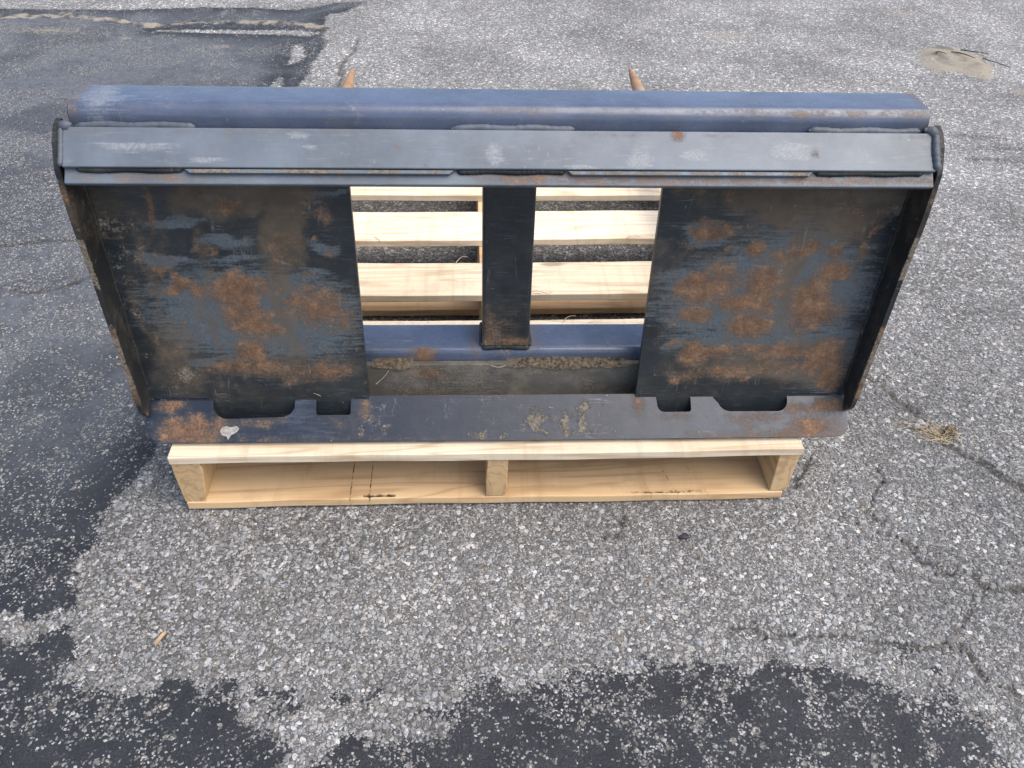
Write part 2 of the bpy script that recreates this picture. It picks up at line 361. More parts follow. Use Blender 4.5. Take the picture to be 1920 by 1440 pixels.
COATC = ((0.0095, 0.0110, 0.0145), (0.022, 0.0245, 0.030))
def ground_mat():
    n = N('worn_asphalt')
    ob = n.tc.outputs['Object']
    wob = n.noise(160, 2, 0.5, color=True)
    v = n.t.nodes.new('ShaderNodeVectorMath'); v.operation = 'MULTIPLY_ADD'
    n.put(v.inputs[0], wob); v.inputs[1].default_value = (0.006, 0.006, 0.0); n.put(v.inputs[2], ob)
    vec = n.mapping((1, 1, 0), vec=v.outputs[0])
    vA = n.vor(136, vec); eA = n.vor(136, vec, 'DISTANCE_TO_EDGE'); vB = n.vor(330, vec)
    rA = n.sepx(vA.outputs['Color']); rB = n.sepx(vB.outputs['Color'])
    big = n.math('GREATER_THAN', rA[1], 0.50)
    gA = n.ss(eA.outputs[0], 0.015, 0.085)
    gB = n.ss(vB.outputs['Distance'], 0.40, 0.78, 1, 0)
    grain = n.noise(520, 3, 0.7)
    gs = n.ramp(rA[0], [(0.0, 0.11), (0.45, 0.21), (0.8, 0.31), (1.0, 0.46)])
    gf = n.ramp(rB[0], [(0.0, 0.07), (0.5, 0.18), (0.85, 0.30), (1.0, 0.48)])
    binder = n.mixc(grain, (0.045, 0.044, 0.042), (0.12, 0.117, 0.112))
    fines = n.mixc(n.math('MULTIPLY', gB, 0.9), binder, gf)
    stones = n.mixc(gA, binder, gs)
    bare = n.mixc(big, fines, stones)
    tint = n.mixc(rA[2], (1.05, 1.0, 0.94), (0.97, 0.995, 1.02))
    bare = n.mixc(1.0, bare, tint, 'MULTIPLY')
    bare = n.mixc(1.0, bare, n.mixc(n.ss(grain, 0.3, 0.7), 0.68, 1.28), 'MULTIPLY')
    lum = n.noise(2.6, 4, 0.65)
    bare = n.mixc(1.0, bare, n.mixc(n.ss(lum, 0.3, 0.7), 0.72, 1.16), 'MULTIPLY')
    bare = n.mixc(1.0, bare, n.attr('far_sheen'), 'MULTIPLY')  # brightness of far ground at grazing view, painted into the albedo
    coat = n.attr('coat'); wear = n.attr('wear')
    e = n.math('ADD', n.math('MULTIPLY', n.math('SUBTRACT', n.noise(48, 5, 0.75), 0.5), 0.062), n.math('MULTIPLY', n.math('SUBTRACT', rB[1], 0.5), 0.012))
    cm = n.ss(n.math('ADD', coat, e), -0.0008, 0.0008)
    patch = n.ss(n.noise(38, 4, 0.7), 0.28, 0.72)
    fB = n.math('MULTIPLY', n.math('LESS_THAN', n.math('ADD', n.math('MULTIPLY', rB[2], 0.75), n.math('MULTIPLY', patch, 0.25)), n.math('MULTIPLY', wear, 0.66)), n.ss(n.math('ADD', gB, n.math('MULTIPLY', grain, 0.5)), 0.55, 0.85))
    fA = n.math('MULTIPLY', n.math('LESS_THAN', n.math('ADD', n.math('MULTIPLY', rA[2], 0.75), n.math('MULTIPLY', patch, 0.25)), n.math('MULTIPLY', wear, 0.42)), n.ss(n.math('ADD', eA.outputs[0], n.math('MULTIPLY', n.math('SUBTRACT', grain, 0.5), 0.5)), 0.05, 0.12))
    fl = n.math('MAXIMUM', fB, n.math('MULTIPLY', fA, 0.9))
    cc = n.mixc(n.noise(9, 3, 0.6), COATC[0], COATC[1])
    cc = n.mixc(n.math('MULTIPLY', n.attr('dust_and_sheen'), 0.75), cc, n.mixc(patch, (0.075, 0.081, 0.093), (0.15, 0.159, 0.178)))  # coat greyed: dust plus grazing sky reflection painted in
    cc = n.mixc(n.math('MULTIPLY', n.math('MULTIPLY', n.ss(grain, 0.42, 0.70), n.ss(n.noise(17, 4, 0.7), 0.35, 0.65)), 0.42), cc, (0.10, 0.103, 0.11))
    g2 = n.mixc(1.0, n.ramp(rB[1], [(0, 0.06), (0.65, 0.17), (1, 0.36)]), tint, 'MULTIPLY')
    cmf = n.math('MULTIPLY', cm, n.math('SUBTRACT', 1.0, fl))
    c = n.mixc(cm, bare, n.mixc(fl, cc, g2))
    rv = rA[0]
    stn = n.mixf(big, n.math('MULTIPLY', gB, 0.55), n.math('MULTIPLY', gA, n.math('ADD', 0.7, n.math('MULTIPLY', rA[2], 0.5))))
    sand = n.attr('sand')
    smk = n.ss(n.math('ADD', sand, n.math('MULTIPLY', n.math('SUBTRACT', n.noise(70, 5, 0.7), 0.5), 0.9)), 0.4, 0.65)
    c = n.mixc(n.math('MULTIPLY', smk, n.ss(sand, 0.02, 0.2)), c, n.mixc(n.noise(150, 4), (0.14, 0.12, 0.09), (0.38, 0.34, 0.275)))
    dk = n.attr('dark')
    c = n.mixc(dk, c, (0.02, 0.018, 0.016))
    h = n.mixf(cmf, n.math('ADD', stn, n.math('MULTIPLY', grain, 0.5)), n.math('ADD', n.math('MULTIPLY', stn, 0.55), n.math('MULTIPLY', grain, 0.45)))
    nb = n.bump(h, 0.60, 0.0020)
    ro = n.mixf(cmf, 0.90, 0.66)
    return n.fin(c, ro, nb, n.mixf(cmf, 0.30, 0.32))
M['ground'] = ground_mat()

def stone_mat():
    n = N('asphalt_stones')
    c = n.attr('scol', 0)
    a = n.noise(420, 4, 0.65)
    b = n.noise(150, 3, 0.6)
    c = n.mixc(1.0, c, n.mixc(n.ss(n.math('ADD', n.math('MULTIPLY', a, 0.6), n.math('MULTIPLY', b, 0.4)), 0.32, 0.68), 0.42, 1.45), 'MULTIPLY')
    return n.fin(c, 0.75, n.bump(a, 0.6, 0.0010), 0.4)
M['stone'] = stone_mat()

# ------------------------------------------------------------------ object helpers
def link(name, me, mat=None, parent=None):
    o = bpy.data.objects.new(name, me)
    col.objects.link(o)
    if mat is not None:
        me.materials.clear(); me.materials.append(mat)
    if parent is not None: o.parent = parent
    return o

def tag(o, label=None, cat=None, group=None, kind=None):
    for k, v in (('label', label), ('category', cat), ('group', group), ('kind', kind)):
        if v: o[k] = v
    return o

def empty(name, loc=(0, 0, 0), rz=0.0):
    o = bpy.data.objects.new(name, None); o.empty_display_size = 0.1
    o.location = loc; o.rotation_euler = (0, 0, rz)
    col.objects.link(o)
    return o

def fattr(me, name, vals):
    a = me.attributes.new(name, 'FLOAT', 'POINT')
    a.data.foreach_set('value', np.asarray(vals, dtype=np.float32))

def coords(me):
    a = np.empty(len(me.vertices) * 3, np.float32); me.vertices.foreach_get('co', a)
    return a.reshape(-1, 3)

def fields(me, **kw):
    p = coords(me).astype(float)
    for k in ('rust', 'bare', 'film', 'mud', 'stain'):
        if k in kw:
            fattr(me, k, kw[k](p[:, 0], p[:, 1], p[:, 2]))
    return me

def mesh_from(bm, name, smooth_=False):
    bmesh.ops.recalc_face_normals(bm, faces=bm.faces)
    me = bpy.data.meshes.new(name); bm.to_mesh(me); bm.free()
    if smooth_:
        me.shade_smooth()
    return me

def sheet(name, outline, thick, fn, step=None, jitter=0.0):
    """solid plate: 2D outline (u,v), cut by a lattice, given thickness w and mapped by fn(u,v,w) -> xyz"""
    bm = bmesh.new()
    vs_ = [bm.verts.new((u, v, 0)) for u, v in outline]
    bm.faces.new(vs_)
    us = [p[0] for p in outline]; vv = [p[1] for p in outline]
    if step:
        su, sv = step if isinstance(step, tuple) else (step, step)
        u = min(us) + su
        while u < max(us) - su * 0.3:
            bmesh.ops.bisect_plane(bm, geom=bm.verts[:] + bm.edges[:] + bm.faces[:], plane_co=(u, 0, 0), plane_no=(1, 0, 0)); u += su
        v = min(vv) + sv
        while v < max(vv) - sv * 0.3:
            bmesh.ops.bisect_plane(bm, geom=bm.verts[:] + bm.edges[:] + bm.faces[:], plane_co=(0, v, 0), plane_no=(0, 1, 0)); v += sv
    r = bmesh.ops.extrude_face_region(bm, geom=bm.faces[:])
    for e in r['geom']:
        if isinstance(e, bmesh.types.BMVert): e.co.z = thick
    for v in bm.verts:
        v.co = Vector(fn(v.co.x, v.co.y, v.co.z))
    return mesh_from(bm, name)

def bevel(o, w=0.0012, seg=2, ang=38):
    m = o.modifiers.new('edge', 'BEVEL'); m.width = w; m.segments = seg
    m.limit_method = 'ANGLE'; m.angle_limit = math.radians(ang)
    m.harden_normals = False
    return o

def arc(cx, cy, r, a0, a1, n=6):
    return [(cx + r * math.cos(math.radians(a0 + (a1 - a0) * i / n)), cy + r * math.sin(math.radians(a0 + (a1 - a0) * i / n))) for i in range(n + 1)]

def rrect(x0, x1, y0, y1, r, n=6):
    return arc(x1 - r, y1 - r, r, 0, 90, n) + arc(x0 + r, y1 - r, r, 90, 180, n) + arc(x0 + r, y0 + r, r, 180, 270, n) + arc(x1 - r, y0 + r, r, 270, 360, n)

def extrude_profile(name, prof, ts, fn):
    """closed profile (a,b) swept over stations ts; fn(a,b,t) -> xyz; capped"""
    k = len(prof); verts = []; faces = []
    for t in ts:
        for a, b in prof: verts.append(fn(a, b, t))
    for i in range(len(ts) - 1):
        for j in range(k):
            j2 = (j + 1) % k
            faces.append((i * k + j, i * k + j2, (i + 1) * k + j2, (i + 1) * k + j))
    faces.append(tuple(range(k))); faces.append(tuple((len(ts) - 1) * k + j for j in range(k)))
    me = bpy.data.meshes.new(name); me.from_pydata(verts, [], faces)
    bm = bmesh.new(); bm.from_mesh(me); bmesh.ops.recalc_face_normals(bm, faces=bm.faces); bm.to_mesh(me); bm.free()
    me.shade_smooth()
    me.set_sharp_from_angle(angle=math.radians(40))
    return me

def bead(name, path, r=0.004, pitch=0.006, mat='weld', parent=None, flat=0.8, seed=0):
    """rippled weld bead along a polyline"""
    rg = random.Random(seed)
    pts = [Vector(p) for p in path]
    segs = [(pts[i + 1] - pts[i]).length for i in range(len(pts) - 1)]
    L = sum(segs); n = max(4, int(L / pitch * 4))
    verts = []; faces = []; K = 8
    ph = rg.random() * 6
    for i in range(n + 1):
        s = L * i / n; q = s; k = 0
        while k < len(segs) - 1 and q > segs[k]: q -= segs[k]; k += 1
        c = pts[k].lerp(pts[k + 1], min(1, q / segs[k]))
        t = (pts[k + 1] - pts[k]).normalized()
        a = t.cross(Vector((0.31, -0.7, 0.64))).normalized(); b = t.cross(a)
        rad = r * (0.92 + 0.08 * abs(math.sin(math.pi * s / pitch + ph)) + 0.14 * (rg.random() - 0.5))
        rad *= min(1, 0.25 + 2.0 * min(i, n - i) / 6)
        c = c + a * r * 0.15 * math.sin(s * 90 + ph) 
        for j in range(K):
            an = 2 * math.pi * j / K
            verts.append(c + a * math.cos(an) * rad + b * math.sin(an) * rad)
    for i in range(n):
        for j in range(K):
            faces.append((i * K + j, i * K + (j + 1) % K, (i + 1) * K + (j + 1) % K, (i + 1) * K + j))
    faces.append(tuple(range(K))); faces.append(tuple(n * K + j for j in range(K)))
    me = bpy.data.meshes.new(name); me.from_pydata(verts, [], faces); me.shade_smooth()
    return link(name, me, M[mat], parent)

def strand(path, r0, r1, K=5):
    verts = []; faces = []; n = len(path)
    for i, p in enumerate(path):
        p = Vector(p); t = (Vector(path[min(i + 1, n - 1)]) - Vector(path[max(i - 1, 0)])).normalized()
        a = t.cross(Vector((0.2, 0.5, 0.84))).normalized(); b = t.cross(a)
        r = r0 + (r1 - r0) * i / (n - 1)
        for j in range(K):
            an = 2 * math.pi * j / K
            verts.append(p + (a * math.cos(an) + b * math.sin(an)) * r)
    for i in range(n - 1):
        for j in range(K): faces.append((i * K + j, i * K + (j + 1) % K, (i + 1) * K + (j + 1) % K, (i + 1) * K + j))
    faces.append(tuple(range(K))); faces.append(tuple((n - 1) * K + j for j in range(K)))
    return verts, faces

# ------------------------------------------------------------------ ground
CRACK13 = [(.765, -.196), (.738, -.214), (.709, -.242)]
CRACK14 = [(.479, -.264), (.530, -.276), (.592, -.284)]
CRACK15 = [(.659, -.286), (.668, -.300), (.676, -.296)]
CRACK16 = [(.640, -.035), (.655, -.075), (.684, -.115)]
CRACKS = [(CRACK13, .0028), (CRACK14, .0022), (CRACK15, .0026), (CRACK16, .0024), (CRACK1, .0075), (CRACK2, .0055), (CRACK3, .0032), (CRACK4, .0032), (CRACK6, .009), (CRACK7, .007), (CRACK8, .006), (CRACK9, .0034), (CRACK10, .0030), (CRACK11, .0032), (CRACK12, .0034)]

def coat_fields(x, y):
    wx = x + (fbm(x, y, 22, 3) - .5) * .03; wy = y + (fbm(x, y, 22, 9) - .5) * .03
    dl = sdf(wx, wy, COAT_LEFT); df = sdf(wx, wy, COAT_FRONT)
    d = np.maximum(dl, df)
    for i, (bx_, by_) in enumerate(BLOB):
        r = .006 + .006 * ((i * 37) % 10) / 10
        d = np.maximum(d, r - np.hypot((wx - bx_) * .8, wy - by_))
    for P in (PATCH1, PATCH2):
        d = np.minimum(d, -sdf(wx, wy, P))
    d = np.minimum(d, -sdf(x, y, SEAMLIGHT))
    n1 = fbm(x, y, 9, 21); n2 = fbm(x, y, 30, 5)
    wl = .32 + .45 * smooth(.35, .62, n1 * .6 + n2 * .4) * smooth(.01, .10, dl)
    wl = np.where((x < -.3) & (y < -.27), .22 + .35 * smooth(.35, .65, n2), wl)
    wl = np.where(y > 1.5, .25 + .3 * smooth(.4, .6, n1), wl)
    wf = .28 + .50 * smooth(.44, .66, n2 * .65 + n1 * .35)
    wear = np.where(dl > df, wl, wf)
    return np.clip(d, -.05, .2), wear

def crack_dist(x, y):
    g = np.zeros(np.shape(x))
    wx = x + (fbm(x, y, 60, 31) - .5) * .022; wy = y + (fbm(x, y, 60, 37) - .5) * .022
    for P, w in CRACKS:
        d = seg_dist(wx, wy, P)
        g = np.maximum(g, np.clip(1 - d / (w * (.8 + 1.5 * vnoise(x, y, 40, 77))), 0, 1))
    return g

def axis_vals(lo, hi, step, far, f0, f1, fs):
    a = list(np.arange(lo, f0 - step * .4, step)) + list(np.arange(f0, f1, fs)) + list(np.arange(f1, hi, step)); s = step
    up = [hi]
    while up[-1] < far: s *= 1.35; up.append(up[-1] + s)
    s = step; dn = [lo]
    while dn[-1] > -far: s *= 1.35; dn.append(dn[-1] - s)
    return np.array(dn[:0:-1] + a + up)

def zfun(x, y):
    w = np.exp(-np.maximum(0, np.hypot(x, y - 1) - 3) ** 2 / 4)
    z = (fbm(x, y, 1.6, 51, 3) - .5) * .020 * w
    # flatten under the pallet
    k = smooth(0, .25, np.maximum(np.maximum(-.56 - x, x - .56), np.maximum(-.03 - y, y - 1.25)))
    for P, hm, sd in ((SAND, .016, 3), (SAND2, .012, 13)):
        u = smooth(-.02, .10, sdf(x + (fbm(x, y, 12, sd) - .5) * .08, y + (fbm(x, y, 12, sd + 5) - .5) * .08, P))
        z = z + u * hm * (.2 + 1.4 * fbm(x, y, 9, sd + 9))
    return z * k - .0035

def seam_field(x, y):
    d = seg_dist(x + (fbm(x, y, 40, 61) - .5) * .02, y + (fbm(x, y, 25, 63) - .5) * .05, SEAM)
    return np.clip(1 - d / .055, 0, 1)

def build_ground():
    gx = axis_vals(-2.55, 2.75, .0105, 90, .12, 1.05, .0046); gy = axis_vals(-.70, 3.05, .0105, 90, -.40, .36, .0046)
    X, Y = np.meshgrid(gx, gy); nx, ny = len(gx), len(gy)
    x = X.ravel(); y = Y.ravel()
    z = zfun(x, y)
    cr = crack_dist(x, y); sm = seam_field(x, y)
    z = z - .007 * cr
    z = z + sm * (.020 * (fbm(x, y, 45, 71) - .35))
    coat, wear = coat_fields(x, y)
    me = bpy.data.meshes.new('asphalt_ground')
    co = np.stack([x, y, z], 1).astype(np.float32)
    idx = np.arange(nx * ny).reshape(ny, nx)
    q = np.stack([idx[:-1, :-1], idx[:-1, 1:], idx[1:, 1:], idx[1:, :-1]], -1).reshape(-1, 4)
    me.vertices.add(len(co)); me.vertices.foreach_set('co', co.ravel())
    me.loops.add(q.size); me.loops.foreach_set('vertex_index', q.ravel().astype(np.int32))
    me.polygons.add(len(q)); me.polygons.foreach_set('loop_start', np.arange(0, q.size, 4, dtype=np.int32))
    me.update(); me.validate(); me.shade_smooth()
    fattr(me, 'coat', coat); fattr(me, 'wear', wear)
    fattr(me, 'dust_and_sheen', smooth(-.22, .45, y) * (.55 + .45 * smooth(.35, .6, fbm(x, y, 5, 19))) * smooth(.0, .12, coat))  # dust and painted grazing reflection on the coat, rising with y
    sand = np.maximum(smooth(-.03, .05, sdf(x + (fbm(x, y, 12, 3) - .5) * .08, y + (fbm(x, y, 12, 8) - .5) * .08, SAND)), smooth(-.03, .05, sdf(x + (fbm(x, y, 12, 13) - .5) * .08, y + (fbm(x, y, 12, 18) - .5) * .08, SAND2))) * (.42 + .60 * fbm(x, y, 11, 301))
    sand = np.maximum(sand, smooth(.1, .8, sm) * (.30 + .62 * fbm(x, y, 16, 311)))
    for (cx, cy, rx, ry) in ((-1.62, 2.42, .30, .10), (-1.31, 2.36, .07, .05), (-.93, 2.26, .1, .05), (-1.17, 1.80, .06, .025), (1.85, 2.75, .2, .07), (1.02, 2.45, .25, .10)):
        sand = np.maximum(sand, .52 * np.exp(-((x - cx) / rx) ** 2 - ((y - cy) / ry) ** 2))
    sand = np.maximum(sand, .50 * np.clip(1 - seg_dist(x, y, CRACK1) / .03, 0, 1))
    fattr(me, 'sand', sand)
    dark = smooth(.2, .7, cr) * .62
    dark = np.maximum(dark, .45 * smooth(-.03, .02, sdf(x, y, SAND)) * smooth(.50, .66, fbm(x, y, 13, 321)) * smooth(2.06, 2.16, y + .35 * (x - 1.8)))
    dark = np.maximum(dark, .75 * smooth(.15, .6, sm) * smooth(.52, .66, fbm(x, y, 30, 93)))
    for i in range(0, 6, 2):
        dark = np.maximum(dark, .5 * np.clip(1 - seg_dist(x, y, [TYRE[i], TYRE[i + 1]]) / .03, 0, 1) * smooth(.35, .65, fbm(x, y, 14, 91)))
    fattr(me, 'dark', dark)
    fattr(me, 'far_sheen', 1 + .30 * smooth(.3, 1.6, y))  # painted brightening of the far pavement, as seen at grazing angles
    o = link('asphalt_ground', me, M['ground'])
    tag(o, 'worn grey asphalt lot with dark sealcoat at left and front', 'ground', kind='structure')
build_ground()

def build_stones():
    PX, PY, PR = [], [], []
    def zone(x0, x1, y0, y1, s, rmul=1.0):
        nx = int((x1 - x0) / s); ny = int((y1 - y0) / s)
        gx, gy = np.meshgrid(np.arange(nx), np.arange(ny))
        px = x0 + (gx + .5 * (gy % 2) + RNG.uniform(-.9, .9, gx.shape)) * s
        py = y0 + (gy + RNG.uniform(-.9, .9, gx.shape)) * s
        r = np.exp(RNG.normal(math.log(.0028), .36, gx.shape)) * rmul
        PX.append(px.ravel()); PY.append(py.ravel()); PR.append(r.ravel())
    zone(-1.02, 1.12, -.62, .02, .0080)
    zone(-1.25, -.50, .02, .62, .0095); zone(.50, 1.42, .02, .62, .0092)
    zone(-.50, .50, .02, 1.15, .0135)
    zone(.42, 1.95, .62, 1.70, .0130); zone(-.62, .42, 1.15, 1.7, .0130)
    x = np.concatenate(PX); y = np.concatenate(PY); r = np.concatenate(PR)
    # frustum trim (generous)
    keep = (np.abs(x - .03 * y) < .88 + .62 * (y + .5)) & (x > -1.1 - .5 * (y + .3))
    keep &= RNG.random(len(x)) > smooth(1.2, 1.7, y)
    coat, wear = coat_fields(x, y)
    e = (fbm(x, y, 60, 131) - .5) * .03
    cm = (coat + e) > 0
    rnd = RNG.random(len(x))
    pn = fbm(x, y, 26, 141)
    exposed = (rnd * .55 + smooth(.3, .7, pn) * .45) < wear
    keep &= ~(cm & (coat + e > .006)) & ~(cm & ~exposed)
    keep &= crack_dist(x, y) < .15
    x, y, r, cm, exposed = (a[keep] for a in (x, y, r, cm, exposed))
    n = len(x)
    r = np.clip(r, .0015, .0075)
    el = 1 + RNG.gamma(2.0, .22, n); th = RNG.uniform(0, 2 * math.pi, n)
    h = r * RNG.uniform(.05, .24, n) + .0002
    h = np.where(cm, h * np.where(exposed, .45, .3), h)
    r = np.where(cm & exposed, r * .78, r)
    K = 5
    ang = (np.arange(K)[None] + RNG.uniform(-.3, .3, (n, K))) * 2 * math.pi / K
    r0 = RNG.uniform(.70, 1.25, (n, K)); r1 = r0 * RNG.uniform(.62, .97, (n, K))
    tx = RNG.normal(0, .16, n)[:, None]; ty = RNG.normal(0, .16, n)[:, None]
    def ring(rad, zz):
        a = np.cos(ang) * rad * r[:, None] * np.sqrt(el)[:, None]; b = np.sin(ang) * rad * r[:, None] / np.sqrt(el)[:, None]
        cx = np.cos(th)[:, None]; sx = np.sin(th)[:, None]
        return np.stack([x[:, None] + a * cx - b * sx, y[:, None] + a * sx + b * cx, zz(a, b)], -1)
    g = zfun(x, y)[:, None]
    hh = h[:, None]
    bot = ring(r0, lambda a, b: g - .0012 + 0 * a)
    top = ring(r1, lambda a, b: g + np.maximum(.0004, hh * RNG.uniform(.85, 1.15, (n, K)) + (a * tx + b * ty) * np.minimum(1, hh / (.3 * r[:, None]))))
    co = np.concatenate([bot, top], 1).reshape(-1, 3).astype(np.float32)
    tri = []
    for j in range(K):
        j2 = (j + 1) % K
        tri += [(j, j2, K + j2), (j, K + j2, K + j)]
    for j in range(1, K - 1): tri.append((K, K + j, K + j + 1))
    tri = np.array(tri)
    F = (tri[None] + (np.arange(n) * 2 * K)[:, None, None]).reshape(-1, 3)
    me = bpy.data.meshes.new('asphalt_aggregate')
    me.vertices.add(len(co)); me.vertices.foreach_set('co', co.ravel())
    me.loops.add(F.size); me.loops.foreach_set('vertex_index', F.ravel().astype(np.int32))
    me.polygons.add(len(F)); me.polygons.foreach_set('loop_start', np.arange(0, F.size, 3, dtype=np.int32))
    me.update()
    gray = np.exp(RNG.normal(math.log(.212), .31, n)); gray = np.clip(gray, .07, .44)
    gray *= .70 + .46 * smooth(.3, .7, fbm(x, y, 3.2, 151))
    gray *= 1 + .30 * smooth(.3, 1.6, y)  # far stones get the same painted grazing brightness as the ground
    warm = RNG.normal(0, .03, n)
    c = np.stack([gray * (1 + warm), gray, gray * (1 - warm * .9 + .01)], 1)
    br = RNG.random(n) < .012
    c[br] *= np.array([.95, .80, .64])
    dk = RNG.uniform(.028, .058, n)
    cc = np.stack([dk * .9, dk, dk * 1.2], 1)
    c = np.where((cm & ~exposed)[:, None], cc, c)
    c = np.where((cm & exposed)[:, None], c * 1.0 + .02, c)
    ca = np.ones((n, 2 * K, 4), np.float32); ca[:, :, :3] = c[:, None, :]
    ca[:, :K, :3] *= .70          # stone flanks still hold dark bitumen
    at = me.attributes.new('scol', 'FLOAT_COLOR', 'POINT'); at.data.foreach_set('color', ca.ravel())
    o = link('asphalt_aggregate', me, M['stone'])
    tag(o, 'exposed grey stone aggregate of the worn asphalt', 'gravel', kind='stuff')
    print('stones', n, 'tris', len(F))
build_stones()

# ------------------------------------------------------------------ pallet
H = 0.121; TB = 0.016; ST = 0.089; PW = 0.508
pal = empty('pallet')
tag(pal, 'new pale wooden pallet lying on asphalt under the steel frame', 'pallet')
rp = random.Random(5)
def board(name, x0, x1, y0, y1, z0, z1, mat, step=None, stain=None, skew=0.0):
    ph = rp.random() * 6; wv = .0012
    def fn(u, v, w):
        yy = v + wv * math.sin(u * 7 + ph) + skew * u + .0006 * math.sin(u * 31 + ph * 2)
        return (u + .001 * math.sin(v * 40 + ph), yy, z0 + w + .0008 * math.sin(u * 4 + ph))
    me = sheet(name, [(x0, y0), (x1, y0), (x1, y1), (x0, y1)], z1 - z0, fn, step or ((x1 - x0) / 16, (y1 - y0) / 3))
    if stain: fields(me, stain=stain)
    o = link(name, me, M[mat], pal)
    return bevel(o, .0016, 2)
TOPS = [(0.0, .132), (.232, .362), (.447, .568), (.660, .788), (.866, .99), (1.03, 1.07), (1.09, 1.219)]
for i, (a, b) in enumerate(TOPS):
    board('top_board', -PW + .001 * (i % 3), PW - .002 * (i % 2), a, b, H - TB + .0002 * i, H + .0002 * i - .0004, 'deck', skew=(-.002, .002, .003, .004, -.002, 0, 0)[i])
def stain_front(x, y, z):
    s = np.zeros_like(x)
    for cx in (-.236, -.204): s = np.maximum(s, .74 * np.clip(1 - np.abs(x - cx) / .0036, 0, 1))
    for cx, sl in ((.265, .25), (.31, .3), (.36, .35)): s = np.maximum(s, .66 * np.clip(1 - np.abs(x - cx + (y - .02) * sl) / .0034, 0, 1))
    s = np.maximum(s, .9 * np.clip(1 - np.abs(y - .008) / .008, 0, 1) * ((x > -.215) & (x < -.16)))
    s = np.maximum(s, .9 * np.clip(1 - np.abs(y - .006) / .006, 0, 1) * ((x > .235) & (x < .36)))
    return s
board('bottom_board', -PW + .006, PW - .011, .001, .142, 0.0005, TB, 'under', (.0018, .0045), stain_front, skew=-.001)
for a, b in ((.545, .675), (1.08, 1.219)):
    board('bottom_board', -PW + .003, PW - .003, a, b, 0.0005, TB, 'under')
def stringer(prof, y0=.003, y1=1.216):
    n = 20
    ts = [y0 + (y1 - y0) * i / n for i in range(n + 1)]
    ph = rp.random() * 5
    me = extrude_profile('stringer', prof, ts, lambda a, b, t: (a + .0012 * math.sin(t * 6 + ph), t, b))
    return bevel(link('stringer', me, M['stringer'], pal), .0015, 2, 50)
z0, z1 = TB + .0004, H - TB - .0004
stringer([(-.503, z0), (-.470, z0), (-.466, z0 + .02), (-.460, z1 - .015), (-.462, z1), (-.506, z1), (-.5065, z1 - .02)])
stringer([(-.011, z0), (.020, z0), (.024, z0 + .012), (.025, z1), (-.008, z1), (-.011, z0 + .04)])
stringer([(.473, z0), (.503, z0), (.505, z1), (.471, z1)])
def nail(x, y, z):
    me = bpy.data.meshes.get('nail_head')
    if me is None:
        bm = bmesh.new(); bmesh.ops.create_cone(bm, cap_ends=True, segments=10, radius1=.0035, radius2=.003, depth=.0012)
        me = mesh_from(bm, 'nail_head'); me.materials.append(M['stick'])
    o = bpy.data.objects.new('nail', me); col.objects.link(o); o.parent = pal; o.location = (x, y, z)
for i, (a, b) in enumerate(TOPS[:5]):
    for sx in (-.485, .008, .488):
        for fy in (.3, .72):
            nail(sx + rp.uniform(-.006, .006), a + (b - a) * fy + rp.uniform(-.006, .006), H + .0002 * i + .0003)

# ------------------------------------------------------------------ bale spear frame
fr = empty('bale_spear_frame', (0.0186, 0, 0), -0.00818)
tag(fr, 'rusty black steel bale spear frame standing upright on the wooden pallet', 'attachment')

def plate_y(z): return .074 + (z - .18) * .0968
lin = np.linspace

# top tube
def edge_rust(x, y, z):
    f = .44 * np.exp(-((y - .109) / .006) ** 2 - ((z - .6345) / .006) ** 2) * (.55 + .75 * smooth(.45, .7, fbm(x, z * 0, 7, 3)))
    f = f * (1 + .35 * smooth(0.0, .3, x))
    f = np.maximum(f, .45 * np.clip(1 - np.abs(np.abs(x) - .553) / .015, 0, 1))
    return f
me = extrude_profile('top_tube', rrect(.1005, .1795, .564, .6430, .0175, 9), lin(-.556, .556, 150), lambda a, b, t: (t, a, b))
fields(me, rust=edge_rust, bare=lambda x, y, z: .65 * np.clip(1 - np.abs(x + .52) / .06, 0, 1) + .35 * np.exp(-((y - .125) / .012) ** 2) * (z > .64))
link('top_tube', me, M['blue'], fr)
for s in (-1, 1):
    me = sheet('end_cap', rrect(.107, .177, .5675, .639, .016), .004, lambda u, v, w: (s * (.5563 + w), u, v))
    bevel(link('end_cap', me, M['side'], fr), .001)

# grey hook plate, 45 degrees, and the longer backing plate under it
GT, GB = np.array([.0905, .6185]), np.array([.0545, .5815])
gd = (GB - GT) / np.linalg.norm(GB - GT); gn = np.array([gd[1], -gd[0]])       # outward (towards the camera and up)
if gn[1] < 0: gn = -gn
GL = float(np.linalg.norm(GB - GT))
def gfn(u, v, w):
    p = GT + gd * v - gn * w
    return (u, p[0], p[1])
def g_rust(x, y, z):
    f = .40 * np.exp(-((z - .6155) / .0025) ** 2) * smooth(.42, .62, fbm(x, x * 0, 9, 5))
    for cx, cz, r in ((-.145, .600, .004), (-.30, .598, .003), (-.11, .585, .004), (-.285, .585, .003), (.40, .597, .007), (.22, .615, .012), (.33, .59, .002)):
        f = np.maximum(f, .9 * np.clip(1.2 - np.hypot(x - cx, (z - cz) * 1.4) / r, 0, 1))
    return f
def g_bare(x, y, z):
    f = .25 + 0 * x
    for cx, cz, rx, rz in ((-.27, .612, .02, .004), (-.255, .600, .012, .002), (-.38, .588, .03, .003), (-.02, .595, .012, .012), (.17, .590, .02, .01), (.09, .584, .02, .003), (.24, .595, .02, .006), (.37, .60, .03, .01), (-.47, .60, .06, .004)):
        f = np.maximum(f, .9 * np.clip(1 - ((x - cx) / rx) ** 2 * .5 - ((z - cz) / rz) ** 2 * .5, 0, 1))
    return f
